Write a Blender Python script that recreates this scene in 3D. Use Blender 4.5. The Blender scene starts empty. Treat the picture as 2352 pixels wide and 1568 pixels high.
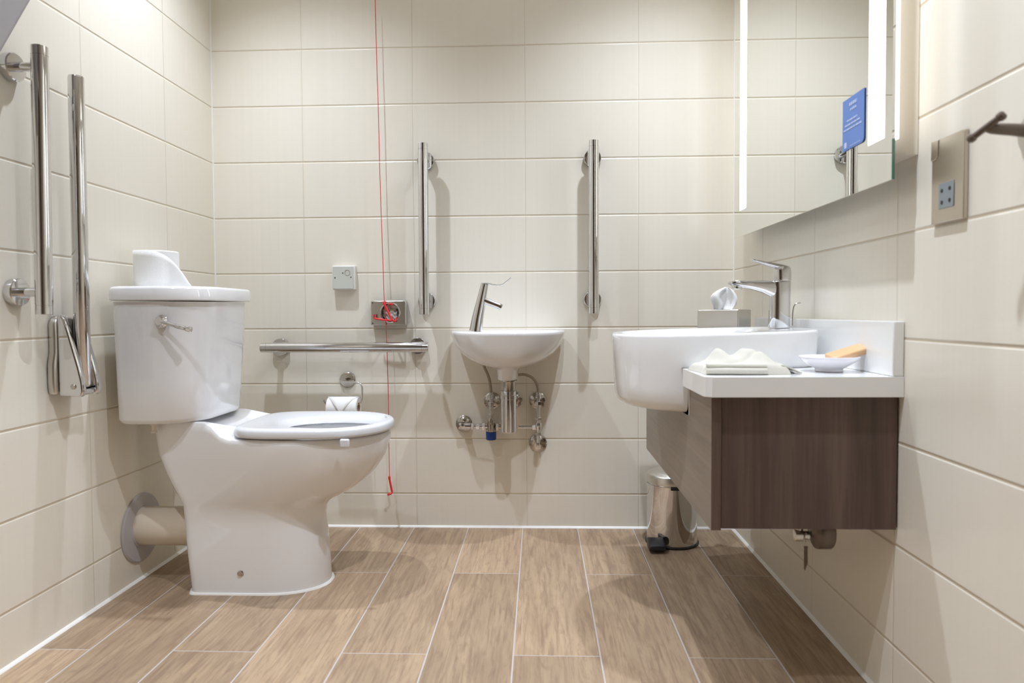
import bpy, bmesh, math, random
from mathutils import Vector, Matrix, Euler
random.seed(7)
S = bpy.context.scene
COL = S.collection
# ------------------------------------------------------------------ camera
F_PX, YAW, PITCH, ROLL, CAM_H = 1584.19, .0395, .0332, -.0062, .7771
cam_d = bpy.data.cameras.new('camera')
cam_d.sensor_width = 36.0
cam_d.lens = F_PX / 2352 * 36
cam_d.shift_y = -13.36 / 2352
cam_d.clip_start = .02
cam_d.dof.use_dof = True
cam_d.dof.focus_distance = 2.25
cam_d.dof.aperture_fstop = 4.0
cam = bpy.data.objects.new('camera', cam_d)
COL.objects.link(cam)
cy_, sy_, cp_, sp_ = math.cos(YAW), math.sin(YAW), math.cos(PITCH), math.sin(PITCH)
fwd = Vector((-sy_ * cp_, cy_ * cp_, -sp_))
rgt = Vector((cy_, sy_, 0))
upv = Vector((-sy_ * sp_, cy_ * sp_, cp_))
cr_, sr_ = math.cos(ROLL), math.sin(ROLL)
r2 = rgt * cr_ + upv * sr_
u2 = -rgt * sr_ + upv * cr_
M = Matrix.Identity(4)
for i in range(3):
    M[i][0], M[i][1], M[i][2] = r2[i], u2[i], -fwd[i]
M[2][3] = CAM_H
cam.matrix_world = M
S.camera = cam
# ------------------------------------------------------------------ world, exposure
w = bpy.data.worlds.new('world'); S.world = w; w.use_nodes = True
w.node_tree.nodes['Background'].inputs[0].default_value = (.9, .92, 1, 1)
w.node_tree.nodes['Background'].inputs[1].default_value = .3
S.view_settings.view_transform = 'Standard'
S.view_settings.look = 'None'
S.view_settings.gamma = 1
S.view_settings.exposure = 0.58
S.cycles.use_denoising = True
S.cycles.max_bounces = 12
S.cycles.diffuse_bounces = 7
S.cycles.glossy_bounces = 6
S.cycles.caustics_reflective = False
S.cycles.caustics_refractive = False
S.cycles.sample_clamp_indirect = 4.0
# ------------------------------------------------------------------ room numbers (metres)
D, XL, XR, YB, H = 2.4715, -1.1771, .6884, -1.15, 2.40
TX0, TZ0, TYL, TYR = -.8469, .1227, 2.1538, 1.7578
LAMPS = [(-.82, 1.88, 58.0), (.42, 1.88, 63.0), (.15, .93, 76.0), (-.80, .60, 46.0)]  # last lamp is unseen, added behind the camera to lift the brightness
for k, (lx, ly, pw) in enumerate(LAMPS):
    ld = bpy.data.lights.new('downlight_beam', 'SPOT')
    ld.energy = pw
    ld.spot_size = math.radians(106 if k < 2 else 112)
    ld.spot_blend = 1.0
    ld.shadow_soft_size = .022
    ld.color = (.815, .88, 1.0)
    lo = bpy.data.objects.new('downlight_beam', ld)
    lo.location = (lx, ly, H - .012)
    COL.objects.link(lo)

# ------------------------------------------------------------------ helpers
def new_mat(name):
    m = bpy.data.materials.new(name); m.use_nodes = True
    return m, m.node_tree, m.node_tree.nodes['Principled BSDF']
def simple(name, col, rough=.5, metal=0, coat=0, emit=None, estr=0, bump=None, spec=None, sss=0):
    m, nt, b = new_mat(name)
    b.inputs['Base Color'].default_value = (*col, 1)
    b.inputs['Roughness'].default_value = rough
    b.inputs['Metallic'].default_value = metal
    b.inputs['Coat Weight'].default_value = coat
    b.inputs['Coat Roughness'].default_value = .05
    if spec is not None: b.inputs['Specular IOR Level'].default_value = spec
    if sss:
        b.inputs['Subsurface Weight'].default_value = sss
        b.inputs['Subsurface Scale'].default_value = .01
    if emit:
        b.inputs['Emission Color'].default_value = (*emit, 1)
        b.inputs['Emission Strength'].default_value = estr
    # subtle procedural variation so nothing is perfectly flat
    tc = nt.nodes.new('ShaderNodeTexCoord'); n = nt.nodes.new('ShaderNodeTexNoise')
    n.inputs['Scale'].default_value = bump[0] if bump else 30
    n.inputs['Detail'].default_value = 4
    nt.links.new(tc.outputs['Object'], n.inputs['Vector'])
    if bump:
        bp = nt.nodes.new('ShaderNodeBump'); bp.inputs['Strength'].default_value = bump[1]; bp.inputs['Distance'].default_value = .002
        nt.links.new(n.outputs['Fac'], bp.inputs['Height']); nt.links.new(bp.outputs['Normal'], b.inputs['Normal'])
    else:
        mr = nt.nodes.new('ShaderNodeMapRange')
        mr.inputs['To Min'].default_value = max(rough - .02, 0); mr.inputs['To Max'].default_value = rough + .02
        nt.links.new(n.outputs['Fac'], mr.inputs['Value']); nt.links.new(mr.outputs['Result'], b.inputs['Roughness'])
    return m

def math_node(nt, op, a, b=None, c=None):
    n = nt.nodes.new('ShaderNodeMath'); n.operation = op
    for i, v in enumerate((a, b, c)):
        if v is None: continue
        if isinstance(v, (int, float)): n.inputs[i].default_value = v
        else: nt.links.new(v, n.inputs[i])
    return n.outputs[0]
def joint_dist(nt, coord, off, per):
    x = math_node(nt, 'SUBTRACT', coord, off)
    x = math_node(nt, 'FLOORED_MODULO', x, per)
    y = math_node(nt, 'SUBTRACT', per, x)
    return math_node(nt, 'MINIMUM', x, y)
def maprange(nt, v, a, b, c=0., d=1., smooth=False):
    n = nt.nodes.new('ShaderNodeMapRange')
    if smooth: n.interpolation_type = 'SMOOTHSTEP'
    nt.links.new(v, n.inputs['Value'])
    for k, x in zip(('From Min', 'From Max', 'To Min', 'To Max'), (a, b, c, d)): n.inputs[k].default_value = x
    return n.outputs['Result']
def mix(nt, f, a, b):
    n = nt.nodes.new('ShaderNodeMix'); n.data_type = 'RGBA'
    if isinstance(f, (int, float)): n.inputs[0].default_value = f
    else: nt.links.new(f, n.inputs[0])
    for i, v in ((6, a), (7, b)):
        if isinstance(v, tuple): n.inputs[i].default_value = (*v, 1)
        else: nt.links.new(v, n.inputs[i])
    return n.outputs[2]

def tile_mat(name, axis, off):
    """cream 400 x 200 mm glazed wall tiles; axis = world axis the rows run along"""
    m, nt, b = new_mat(name)
    g = nt.nodes.new('ShaderNodeNewGeometry'); s = nt.nodes.new('ShaderNodeSeparateXYZ')
    nt.links.new(g.outputs['Position'], s.inputs[0])
    h = s.outputs['XYZ'.index(axis)]; z = s.outputs[2]
    dh = joint_dist(nt, h, off, .4); dz = joint_dist(nt, z, TZ0, .2)
    d = math_node(nt, 'MINIMUM', math_node(nt, 'MULTIPLY', dh, 1.7), dz)
    gro = math_node(nt, 'MAXIMUM', maprange(nt, dz, .0011, .0018, 1., 0.), maprange(nt, dh, .0006, .0012, .7, 0.))
    # vertical silky streaks in the glaze
    mp = nt.nodes.new('ShaderNodeMapping'); nt.links.new(g.outputs['Position'], mp.inputs[0]); mp.inputs['Scale'].default_value = (90, 90, .8)
    nz = nt.nodes.new('ShaderNodeTexNoise'); nz.inputs['Scale'].default_value = 1; nz.inputs['Detail'].default_value = 2
    nt.links.new(mp.outputs[0], nz.inputs['Vector'])
    ih = math_node(nt, 'FLOOR', math_node(nt, 'DIVIDE', math_node(nt, 'SUBTRACT', h, off), .4))
    iz = math_node(nt, 'FLOOR', math_node(nt, 'DIVIDE', math_node(nt, 'SUBTRACT', z, TZ0), .2))
    cb = nt.nodes.new('ShaderNodeCombineXYZ'); nt.links.new(ih, cb.inputs[0]); nt.links.new(iz, cb.inputs[1])
    wn = nt.nodes.new('ShaderNodeTexWhiteNoise'); nt.links.new(cb.outputs[0], wn.inputs['Vector'])
    c1 = mix(nt, nz.outputs['Fac'], (.805, .765, .665), (.84, .805, .715))
    c2 = mix(nt, maprange(nt, wn.outputs['Value'], 0, 1, 0, .35), c1, (.805, .76, .655))
    c3 = mix(nt, gro, c2, (.60, .52, .39))
    nt.links.new(c3, b.inputs['Base Color'])
    nt.links.new(maprange(nt, gro, 0, 1, .20, .7), b.inputs['Roughness'])
    hgt = math_node(nt, 'MULTIPLY', maprange(nt, dz, .0008, .0045, 0, 1, True), maprange(nt, dh, .0004, .0034, .5, 1, True))
    hsum = math_node(nt, 'ADD', hgt, math_node(nt, 'MULTIPLY', nz.outputs['Fac'], .035))
    bp = nt.nodes.new('ShaderNodeBump'); bp.inputs['Strength'].default_value = .8; bp.inputs['Distance'].default_value = .0016
    nt.links.new(hsum, bp.inputs['Height']); nt.links.new(bp.outputs['Normal'], b.inputs['Normal'])
    return m

def floor_mat():
    m, nt, b = new_mat('wood_look_floor_tile')
    g = nt.nodes.new('ShaderNodeNewGeometry'); s = nt.nodes.new('ShaderNodeSeparateXYZ')
    nt.links.new(g.outputs['Position'], s.inputs[0]); x, y = s.outputs[0], s.outputs[1]
    PW, PL, X0, Y0 = .1972, .98, -.0625, 2.03
    col = math_node(nt, 'FLOOR', math_node(nt, 'DIVIDE', math_node(nt, 'SUBTRACT', x, X0), PW))
    par = math_node(nt, 'FLOORED_MODULO', col, 2.)
    # even columns have their joint at 1.54, odd ones at 2.03
    yo = math_node(nt, 'MULTIPLY_ADD', par, PL / 2, math_node(nt, 'SUBTRACT', y, Y0 - PL / 2 + PL / 2))
    ym = math_node(nt, 'FLOORED_MODULO', math_node(nt, 'ADD', yo, PL / 2), PL)
    dy = math_node(nt, 'MINIMUM', ym, math_node(nt, 'SUBTRACT', PL, ym))
    row = math_node(nt, 'FLOOR', math_node(nt, 'DIVIDE', math_node(nt, 'ADD', yo, PL / 2), PL))
    dx = joint_dist(nt, x, X0, PW)
    d = math_node(nt, 'MINIMUM', dx, math_node(nt, 'MULTIPLY', dy, 1.5))
    gro = maprange(nt, d, .0014, .0022, 1, 0)
    cb = nt.nodes.new('ShaderNodeCombineXYZ'); nt.links.new(col, cb.inputs[0]); nt.links.new(row, cb.inputs[1])
    wn = nt.nodes.new('ShaderNodeTexWhiteNoise'); nt.links.new(cb.outputs[0], wn.inputs['Vector'])
    off = nt.nodes.new('ShaderNodeVectorMath'); off.operation = 'MULTIPLY_ADD'
    nt.links.new(wn.outputs['Color'], off.inputs[0]); off.inputs[1].default_value = (7, 9, 3); nt.links.new(g.outputs['Position'], off.inputs[2])
    def noise(scale, sc, det, dist=0.):
        mp = nt.nodes.new('ShaderNodeMapping'); nt.links.new(off.outputs[0], mp.inputs[0]); mp.inputs['Scale'].default_value = scale
        n = nt.nodes.new('ShaderNodeTexNoise'); n.inputs['Scale'].default_value = sc; n.inputs['Detail'].default_value = det
        n.inputs['Distortion'].default_value = dist; n.inputs['Roughness'].default_value = .62
        nt.links.new(mp.outputs[0], n.inputs['Vector']); return n.outputs['Fac']
    n1 = noise((1, .16, 1), 16, 6, 1.2)
    n2 = noise((1, .06, 1), 120, 4, .4)
    n3 = noise((1, .45, 1), 4.5, 3, .8)
    n4 = noise((1, .22, 1), 34, 5, 2.2)
    r1 = maprange(nt, n1, .34, .68, 0, 1); r3 = maprange(nt, n3, .3, .72, 0, 1)
    c = mix(nt, r1, (.50, .345, .205), (.32, .21, .122))
    c = mix(nt, math_node(nt, 'MULTIPLY', r3, .55), c, (.42, .31, .195))
    c = mix(nt, maprange(nt, n2, .46, .68, 0, .7), c, (.24, .15, .095))
    c = mix(nt, maprange(nt, n4, .54, .70, 0, .6), c, (.27, .175, .11))
    tint = maprange(nt, wn.outputs['Value'], 0, 1, .82, 1.14)
    hs = nt.nodes.new('ShaderNodeHueSaturation'); nt.links.new(tint, hs.inputs['Value']); nt.links.new(c, hs.inputs['Color'])
    hs.inputs['Saturation'].default_value = .92
    c = mix(nt, gro, hs.outputs[0], (.52, .48, .46))
    nt.links.new(c, b.inputs['Base Color'])
    nt.links.new(maprange(nt, n1, 0, 1, .36, .52), b.inputs['Roughness'])
    hgt = math_node(nt, 'MULTIPLY_ADD', n2, .3, maprange(nt, d, .001, .004, 0, 1, True))
    bp = nt.nodes.new('ShaderNodeBump'); bp.inputs['Strength'].default_value = .45; bp.inputs['Distance'].default_value = .001
    nt.links.new(hgt, bp.inputs['Height']); nt.links.new(bp.outputs['Normal'], b.inputs['Normal'])
    return m

def wood_mat(name, stretch, dark, lite, rough=.42):
    m, nt, b = new_mat(name)
    g = nt.nodes.new('ShaderNodeNewGeometry')
    def noise(sc, k, det, dist):
        mp = nt.nodes.new('ShaderNodeMapping'); nt.links.new(g.outputs['Position'], mp.inputs[0])
        mp.inputs['Scale'].default_value = stretch
        n = nt.nodes.new('ShaderNodeTexNoise'); n.inputs['Scale'].default_value = sc; n.inputs['Detail'].default_value = det
        n.inputs['Distortion'].default_value = dist
        nt.links.new(mp.outputs[0], n.inputs['Vector']); return n.outputs['Fac']
    n1 = noise(26, 0, 4, .5); n2 = noise(150, 0, 4, .2)
    c = mix(nt, maprange(nt, n1, .3, .7), dark, lite)
    c = mix(nt, maprange(nt, n2, .45, .75, 0, .5), c, tuple(v * .72 for v in dark))
    nt.links.new(c, b.inputs['Base Color']); b.inputs['Roughness'].default_value = rough
    bp = nt.nodes.new('ShaderNodeBump'); bp.inputs['Strength'].default_value = .25; bp.inputs['Distance'].default_value = .0006
    nt.links.new(n2, bp.inputs['Height']); nt.links.new(bp.outputs['Normal'], b.inputs['Normal'])
    return m

MT = {}
MT['tile_back'] = tile_mat('cream_tile_back', 'X', TX0)
MT['tile_left'] = tile_mat('cream_tile_left', 'Y', TYL)
MT['tile_right'] = tile_mat('cream_tile_right', 'Y', TYR)
MT['floor'] = floor_mat()
MT['ceiling'] = simple('ceiling_paint', (.86, .86, .86), .8)
MT['wall_far'] = simple('grey_beige_paint', (.34, .31, .28), .8)
MT['seal'] = simple('white_silicone', (.86, .85, .82), .35)
MT['chrome'] = simple('polished_chrome', (.70, .70, .71), .05, 1)
MT['chrome_soft'] = simple('satin_chrome', (.70, .69, .66), .2, 1)
MT['steel_dark'] = simple('dull_chrome', (.50, .46, .41), .16, 1)
MT['bronze'] = simple('dark_bronze_metal', (.17, .14, .115), .35, .8)
MT['brushed'] = simple('brushed_steel', (.66, .64, .60), .3, 1)
MT['hose'] = simple('braided_hose', (.36, .30, .24), .38, .85, bump=(900, .6))
MT['porcelain'] = simple('glazed_porcelain', (.79, .79, .795), .09, 0, .6)
MT['basin'] = simple('glazed_basin', (.82, .83, .835), .09, 0, .6)
MT['seat'] = simple('white_seat_plastic', (.68, .69, .71), .22, 0, .2)
MT['plastic_white'] = simple('white_plastic', (.80, .80, .78), .35)
MT['plastic_green'] = simple('pale_grey_green_plate', (.60, .62, .57), .35)
MT['plastic_cream'] = simple('cream_pipe_plastic', (.70, .62, .51), .3)
MT['collar'] = simple('grey_plastic_collar', (.50, .48, .49), .45)
MT['paper'] = simple('tissue_paper', (.87, .87, .86), .9, bump=(260, .25))
MT['card_core'] = simple('cardboard_core', (.42, .32, .24), .8)
MT['black'] = simple('black_plastic', (.012, .013, .016), .35)
MT['dark'] = simple('dark_hole', (.03, .03, .03), .5)
MT['red'] = simple('red_plastic', (.72, .025, .03), .3)
MT['red_dark'] = simple('red_cord_nylon', (.62, .045, .06), .6)
MT['blue_cap'] = simple('blue_plastic_cap', (.01, .05, .26), .35)
MT['wood_side'] = wood_mat('dark_walnut_vertical_grain', (1, 1, .045), (.066, .040, .031), (.135, .086, .068), .45)
MT['wood_front_lit'] = wood_mat('walnut_horizontal_grain_gloss_lit', (1, .045, 1), (.19, .15, .115), (.26, .208, .162), .33)  # gloss light on the front face painted in as a lighter walnut
MT['worktop'] = simple('white_solid_surface', (.80, .80, .785), .18, 0, .2)
MT['case'] = simple('cream_mirror_casing', (.74, .68, .58), .4)
MT['mirror'] = simple('mirror_silver', (.90, .915, .885), 0.0, 1)
for l in list(MT['mirror'].node_tree.links):
    if l.to_socket.name == 'Roughness': MT['mirror'].node_tree.links.remove(l)
MT['mirror'].node_tree.nodes['Principled BSDF'].inputs['Roughness'].default_value = 0.0
MT['glass_edge'] = simple('green_glass_edge', (.10, .22, .16), .1, 0, .5)
MT['glow'] = simple('frosted_light_strip', (.9, .9, .9), .5, emit=(.97, .98, 1.0), estr=3.6)
MT['glow_side'] = simple('frosted_light_edge', (.9, .9, .9), .5, emit=(.97, .98, 1.0), estr=1.0)
MT['lamp'] = simple('lamp_lens', (.9, .9, .9), .4, emit=(1, .96, .9), estr=3.6)
MT['blue_card'] = simple('blue_printed_card', (.12, .24, .60), .4)
MT['card_print'] = simple('pale_print', (.52, .60, .82), .5)
MT['towel'] = simple('cream_terry_cotton', (.64, .62, .54), .95, bump=(900, .9))
MT['soap'] = simple('amber_soap', (.64, .40, .21), .4)
MT['dish'] = simple('white_dish_glaze', (.80, .80, .86), .12, 0, .5)
MT['grey'] = simple('plain_grey', (.36, .345, .355), .8)
MT['socket_insert'] = simple('blue_grey_insert', (.26, .30, .32), .4)
MT['nickel'] = simple('champagne_nickel_plate', (.60, .54, .45), .33, .9)
MT['key'] = simple('old_brass_key', (.12, .09, .06), .4, .5)

def obj(name, bm, mat, parent=None, loc=None, smooth=35, bevel=0, seg=2, subsurf=0, solid=0):
    """link a bmesh (world coordinates) as one mesh object"""
    bmesh.ops.recalc_face_normals(bm, faces=bm.faces)
    base = Vector((0, 0, 0))
    if parent is not None:
        p = parent
        while p is not None:
            base += p.location; p = p.parent
        own = Vector((0, 0, 0))
    else:
        own = Vector(loc) if loc else sum((v.co for v in bm.verts), Vector()) / max(1, len(bm.verts))
    bm.transform(Matrix.Translation(-(base + own)))
    me = bpy.data.meshes.new(name); bm.to_mesh(me); bm.free()
    me.materials.append(MT[mat])
    for p in me.polygons: p.use_smooth = smooth > 0
    if smooth > 0: me.set_sharp_from_angle(angle=math.radians(smooth))
    o = bpy.data.objects.new(name, me); o.location = own
    COL.objects.link(o)
    if parent is not None: o.parent = parent
    if solid:
        md = o.modifiers.new('solid', 'SOLIDIFY'); md.thickness = solid; md.offset = 0
    if bevel:
        md = o.modifiers.new('bevel', 'BEVEL'); md.width = bevel; md.segments = seg; md.limit_method = 'ANGLE'; md.angle_limit = math.radians(40)
        md.harden_normals = False
    if subsurf:
        md = o.modifiers.new('sub', 'SUBSURF'); md.levels = subsurf; md.render_levels = subsurf
    return o
def tag(o, label, cat, group=None):
    o['label'] = label; o['category'] = cat
    if group: o['group'] = group
    return o
def thing(name, loc, label, cat, group=None):
    o = bpy.data.objects.new(name, None); o.location = loc; o.empty_display_size = .05
    COL.objects.link(o); return tag(o, label, cat, group)
def struct(name, bm, mat, **k):
    o = obj(name, bm, mat, loc=(0, 0, 0), **k); o['kind'] = 'structure'; return o

def box(bm, x0, x1, y0, y1, z0, z1):
    v = [bm.verts.new((x, y, z)) for x in (x0, x1) for y in (y0, y1) for z in (z0, z1)]
    for f in ((0, 1, 3, 2), (4, 6, 7, 5), (0, 4, 5, 1), (2, 3, 7, 6), (0, 2, 6, 4), (1, 5, 7, 3)):
        bm.faces.new([v[i] for i in f])
    return bm
def Box(*a): return box(bmesh.new(), *a)
def loft(bm, loops, cap0=True, cap1=True, close=True):
    rows = [[bm.verts.new(p) for p in l] for l in loops]
    n = len(rows[0])
    for a, b in zip(rows, rows[1:]):
        for i in range(n if close else n - 1):
            j = (i + 1) % n
            bm.faces.new((a[i], a[j], b[j], b[i]))
    if cap0: bm.faces.new(rows[0][::-1])
    if cap1: bm.faces.new(rows[-1])
    return bm
def frame_of(d):
    d = Vector(d).normalized()
    a = Vector((0, 0, 1)) if abs(d.z) < .9 else Vector((1, 0, 0))
    x = d.cross(a).normalized(); return x, d.cross(x).normalized()
def tube(bm, pts, r, seg=16, cap=True, closed=False):
    pts = [Vector(p) for p in pts]; n = len(pts)
    rs = r if isinstance(r, (list, tuple)) else [r] * n
    loops = []; x = None
    for i, p in enumerate(pts):
        if closed: d = (pts[(i + 1) % n] - pts[i - 1])
        else: d = pts[min(i + 1, n - 1)] - pts[max(i - 1, 0)]
        d.normalize()
        if x is None: x, y = frame_of(d)
        else:
            x = (x - d * x.dot(d)).normalized(); y = d.cross(x)
        loops.append([p + (x * math.cos(t) + y * math.sin(t)) * rs[i] for t in (2 * math.pi * k / seg for k in range(seg))])
    if closed: loops.append(loops[0])
    loft(bm, loops, cap and not closed, cap and not closed)
    if closed: bmesh.ops.remove_doubles(bm, verts=bm.verts, dist=1e-6)
    return bm
def lathe(bm, o, d, prof, seg=32):
    """prof: (distance along d, radius)"""
    o = Vector(o); d = Vector(d).normalized(); x, y = frame_of(d)
    loops = []
    for h, r in prof:
        loops.append([o + d * h + (x * math.cos(t) + y * math.sin(t)) * max(r, 1e-5) for t in (2 * math.pi * k / seg for k in range(seg))])
    loft(bm, loops)
    return bm
def Lathe(*a, **k): return lathe(bmesh.new(), *a, **k)
def prism(bm, poly, ax, a, b):
    """polygon in the plane of the two other axes (order xyz), extruded along ax from a to b"""
    def P(p, t):
        if ax == 'X': return (t, p[0], p[1])
        if ax == 'Y': return (p[0], t, p[1])
        return (p[0], p[1], t)
    lo = [bm.verts.new(P(p, a)) for p in poly]; hi = [bm.verts.new(P(p, b)) for p in poly]
    n = len(poly)
    bm.faces.new(lo[::-1]); bm.faces.new(hi)
    for i in range(n):
        j = (i + 1) % n; bm.faces.new((lo[i], lo[j], hi[j], hi[i]))
    return bm
def smooth_path(pts, n=8):
    """Catmull-Rom through points"""
    P = [Vector(p) for p in pts]; P = [P[0] * 2 - P[1]] + P + [P[-1] * 2 - P[-2]]
    out = []
    for i in range(1, len(P) - 2):
        p0, p1, p2, p3 = P[i - 1:i + 3]
        for k in range(n):
            t = k / n
            out.append(.5 * ((2 * p1) + (p2 - p0) * t + (2 * p0 - 5 * p1 + 4 * p2 - p3) * t * t + (3 * p1 - p0 - 3 * p2 + p3) * t ** 3))
    out.append(P[-2]); return out
def interp(tab, z):
    if z <= tab[0][0]: return tab[0][1]
    for (a, va), (b, vb) in zip(tab, tab[1:]):
        if z <= b: return va + (vb - va) * (z - a) / (b - a)
    return tab[-1][1]
def sst(a, b, x):
    t = min(1, max(0, (x - a) / (b - a))); return t * t * (3 - 2 * t)

# ================================================================== setting
T = .12
struct('floor', Box(XL - T, XR + T, YB - T, D + T, -T, 0), 'floor', smooth=0)
struct('ceiling', Box(XL - T, XR + T, YB - T, D + T, H, H + T), 'ceiling', smooth=0)
struct('wall_back', Box(XL - T, XR + T, D, D + T, 0, H), 'tile_back', smooth=0)
struct('wall_left', Box(XL - T, XL, YB, D, 0, H), 'tile_left', smooth=0)
struct('wall_right', Box(XR, XR + T, YB, D, 0, H), 'tile_right', smooth=0)
struct('wall_front', Box(XL - T, XR + T, YB - T, YB, 0, H), 'wall_far', smooth=0)
dr = struct('unseen_door_1', Box(-.75, .20, YB + .001, YB + .045, .004, 2.06), 'wood_side', smooth=0, bevel=.003)  # unseen door, added dark to cut bounce and give the chrome contrast
obj('door_handle', tube(bmesh.new(), [(.12, YB + .05, 1.0), (.12, YB + .10, 1.0), (.02, YB + .10, 1.0)], .010, 12), 'brushed', dr)
obj('door_frame', prism(bmesh.new(), [(-.83, 0), (-.755, 0), (-.755, 2.065), (.205, 2.065), (.205, 0), (.28, 0), (.28, 2.14), (-.83, 2.14)], 'Y', YB + .001, YB + .06), 'case', dr, smooth=0)
struct('trim_1', prism(bmesh.new(), [(D, 0), (D - .007, 0), (D - .005, .004), (D, .007)], 'X', XL, XR), 'seal')
struct('trim_2', prism(bmesh.new(), [(XL, 0), (XL + .007, 0), (XL + .005, .004), (XL, .007)], 'Y', YB, D), 'seal')
struct('trim_3', prism(bmesh.new(), [(XR, 0), (XR - .007, 0), (XR - .005, .004), (XR, .007)], 'Y', YB, D), 'seal')
struct('trim_4', prism(bmesh.new(), [(XL, D), (XL + .004, D), (XL + .003, D - .003), (XL, D - .004)], 'Z', .007, H), 'seal')
struct('trim_5', prism(bmesh.new(), [(XR, D), (XR - .004, D), (XR - .003, D - .003), (XR, D - .004)], 'Z', .007, H), 'seal')

for k, (lx, ly, pw) in enumerate(LAMPS):
    t = thing('ceiling_downlight', (lx, ly, H), 'round recessed downlight in the ceiling ' + ('above the toilet', 'above the far end of the vanity', 'near the mirror', 'behind the camera on the toilet side, unseen and added for brightness')[k], 'light', 'ceiling downlights')
    obj('trim_ring', Lathe((lx, ly, H), (0, 0, -1), [(0, .030), (0, .045), (.004, .044), (.005, .036), (.002, .031), (0, .030)]), 'plastic_white', t)
    obj('lens', Lathe((lx, ly, H), (0, 0, -1), [(0, .029), (.001, .029)]), 'lamp', t)

# ================================================================== toilet
TY = 1.97
wc = thing('toilet', (-.80, TY, 0), 'white close-coupled toilet with a low square cistern, against the left wall', 'toilet')
XBK = [(0, -.989), (.137, -1.006), (.248, -1.012), (.321, -1.047), (.406, -1.076), (.461, -1.083), (.5, -1.083)]
XFR = [(0, -.612), (.08, -.615), (.14, -.619), (.192, -.627), (.224, -.622), (.241, -.611), (.253, -.579), (.277, -.534), (.322, -.481), (.367, -.449), (.393, -.440), (.425, -.433), (.44, -.431)]
XPF = [(0, -.612), (.08, -.615), (.14, -.619), (.192, -.627), (.3, -.64), (.5, -.64)]
XCT = [(0, -.772), (.20, -.790), (.25, -.762), (.30, -.705), (.36, -.672), (.44, -.665)]
WHW = [(0, .112), (.05, .109), (.20, .103), (.235, .109), (.26, .121), (.28, .131), (.32, .147), (.36, .160), (.40, .169), (.43, .173), (.5, .174)]
PHW = [(0, .112), (.05, .109), (.2, .103), (.28, .110), (.36, .118), (.44, .124), (.5, .124)]
def smooth_tab(tab, z):
    return sum(interp(tab, z + k * .006) for k in (-2, -1, 0, 1, 2)) / 5
def pan_loop(z, inset=0., ztop=None, N=72):
    """one horizontal section of the pan: oval front, straight tapering back"""
    xb, xf, xc = interp(XBK, z) + inset, smooth_tab(XFR, z) - inset, smooth_tab(XCT, z)
    W, hb = smooth_tab(WHW, z), interp(PHW, z)
    def w(x):
        if x >= xf: return 0
        if x > xc: a = W * max(0, 1 - ((x - xc) / (xf - xc)) ** 2.2) ** .5
        else:
            a = hb + (W - hb) * sst(-1.06, xc, x)
            if x < xb + .035: a *= max(0, 1 - ((xb + .035 - x) / .035) ** 2.6) ** .4
        return max(0, a - inset)
    pts = []
    for k in range(N):
        t = 2 * math.pi * k / N
        x = (xf + xb) / 2 + (xf - xb) / 2 * math.cos(t)
        y = w(x) * (1 if math.sin(t) >= 0 else -1)
        if abs(math.sin(t)) < 1e-6: y = 0
        pts.append((x, TY + y, z if ztop is None else ztop(x)))
    return pts
def rimz(x): return .440 + .045 * sst(-.848, -.912, x)
loops = []
zs = [0, .004, .03, .07, .11, .15, .18, .20, .215, .225, .235, .245, .253, .262, .275, .29, .31, .33, .35, .37, .39, .41, .425]
for z in zs:
    if z < .40: loops.append(pan_loop(z))
    else: loops.append(pan_loop(z, 0, (lambda x, zz=z: zz + (rimz(x) - .44) * (zz - .38) / .06)))
loops.append(pan_loop(.436, .001, lambda x: rimz(x) - .004))
loops.append(pan_loop(.44, .005, lambda x: rimz(x) - .0005))
loops.append(pan_loop(.44, .010, rimz))
def hole(z, a, b, cx=-.60, N=72, back=1.0):
    out = []
    for k in range(N):
        t = 2 * math.pi * k / N; c, s = math.cos(t), math.sin(t)
        out.append((cx + (a if c > 0 else a * back) * c, TY + b * s, z))
    return out
loops += [hole(.440, .135, .125), hole(.432, .128, .118), hole(.40, .127, .117), hole(.35, .105, .095, -.62), hole(.31, .06, .055, -.655), hole(.30, .02, .018, -.66)]
pan = obj('pan', loft(bmesh.new(), loops), 'porcelain', wc, smooth=60)
obj('sealant_bead', loft(bmesh.new(), [pan_loop(0, -.006), pan_loop(0, -.004, lambda x: .004), pan_loop(0, .004, lambda x: .006)]), 'seal', wc, smooth=0)
# cistern
def rrect(x0, x1, y0, y1, z, rb, rf, N=10, bulge=0):
    """plan outline with corner radii at the back (wall, x0) and front (x1)"""
    pts = []
    for cx, cy, r, a0 in ((x1 - rf, y1 - rf, rf, 0), (x0 + rb, y1 - rb, rb, 90), (x0 + rb, y0 + rb, rb, 180), (x1 - rf, y0 + rf, rf, 270)):
        for k in range(N):
            a = math.radians(a0 + 90 * k / (N - 1)); x = cx + r * math.cos(a); y = cy + r * math.sin(a)
            if bulge and x > (x0 + x1) / 2:
                q = (y - (y0 + y1) / 2) / ((y1 - y0) / 2); x += bulge * (1 - q * q)
            pts.append((x, y, z))
    return pts
CB, CFB, CFT = -1.132, -.930, -.909
L_ = []
for z, ins in ((.485, .012), (.488, .005), (.498, 0), (.60, 0), (.72, 0), (.812, 0)):
    f = (z - .485) / .33; hw = .187 + .006 * f
    L_.append(rrect(CB - .005 * f + ins, CFB + (CFT - CFB) * f - ins, TY - hw + ins, TY + hw - ins, z, .032, .105, bulge=.020))
cis = obj('cistern', loft(bmesh.new(), L_), 'porcelain', wc, smooth=50)
L_ = []
for z, ins in ((.815, .004), (.818, 0), (.845, 0), (.851, .003), (.8535, .010)):
    L_.append(rrect(-1.141 + ins, -.896 - ins, TY - .203 + ins, TY + .203 - ins, z, .032, .105, bulge=.020))
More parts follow.
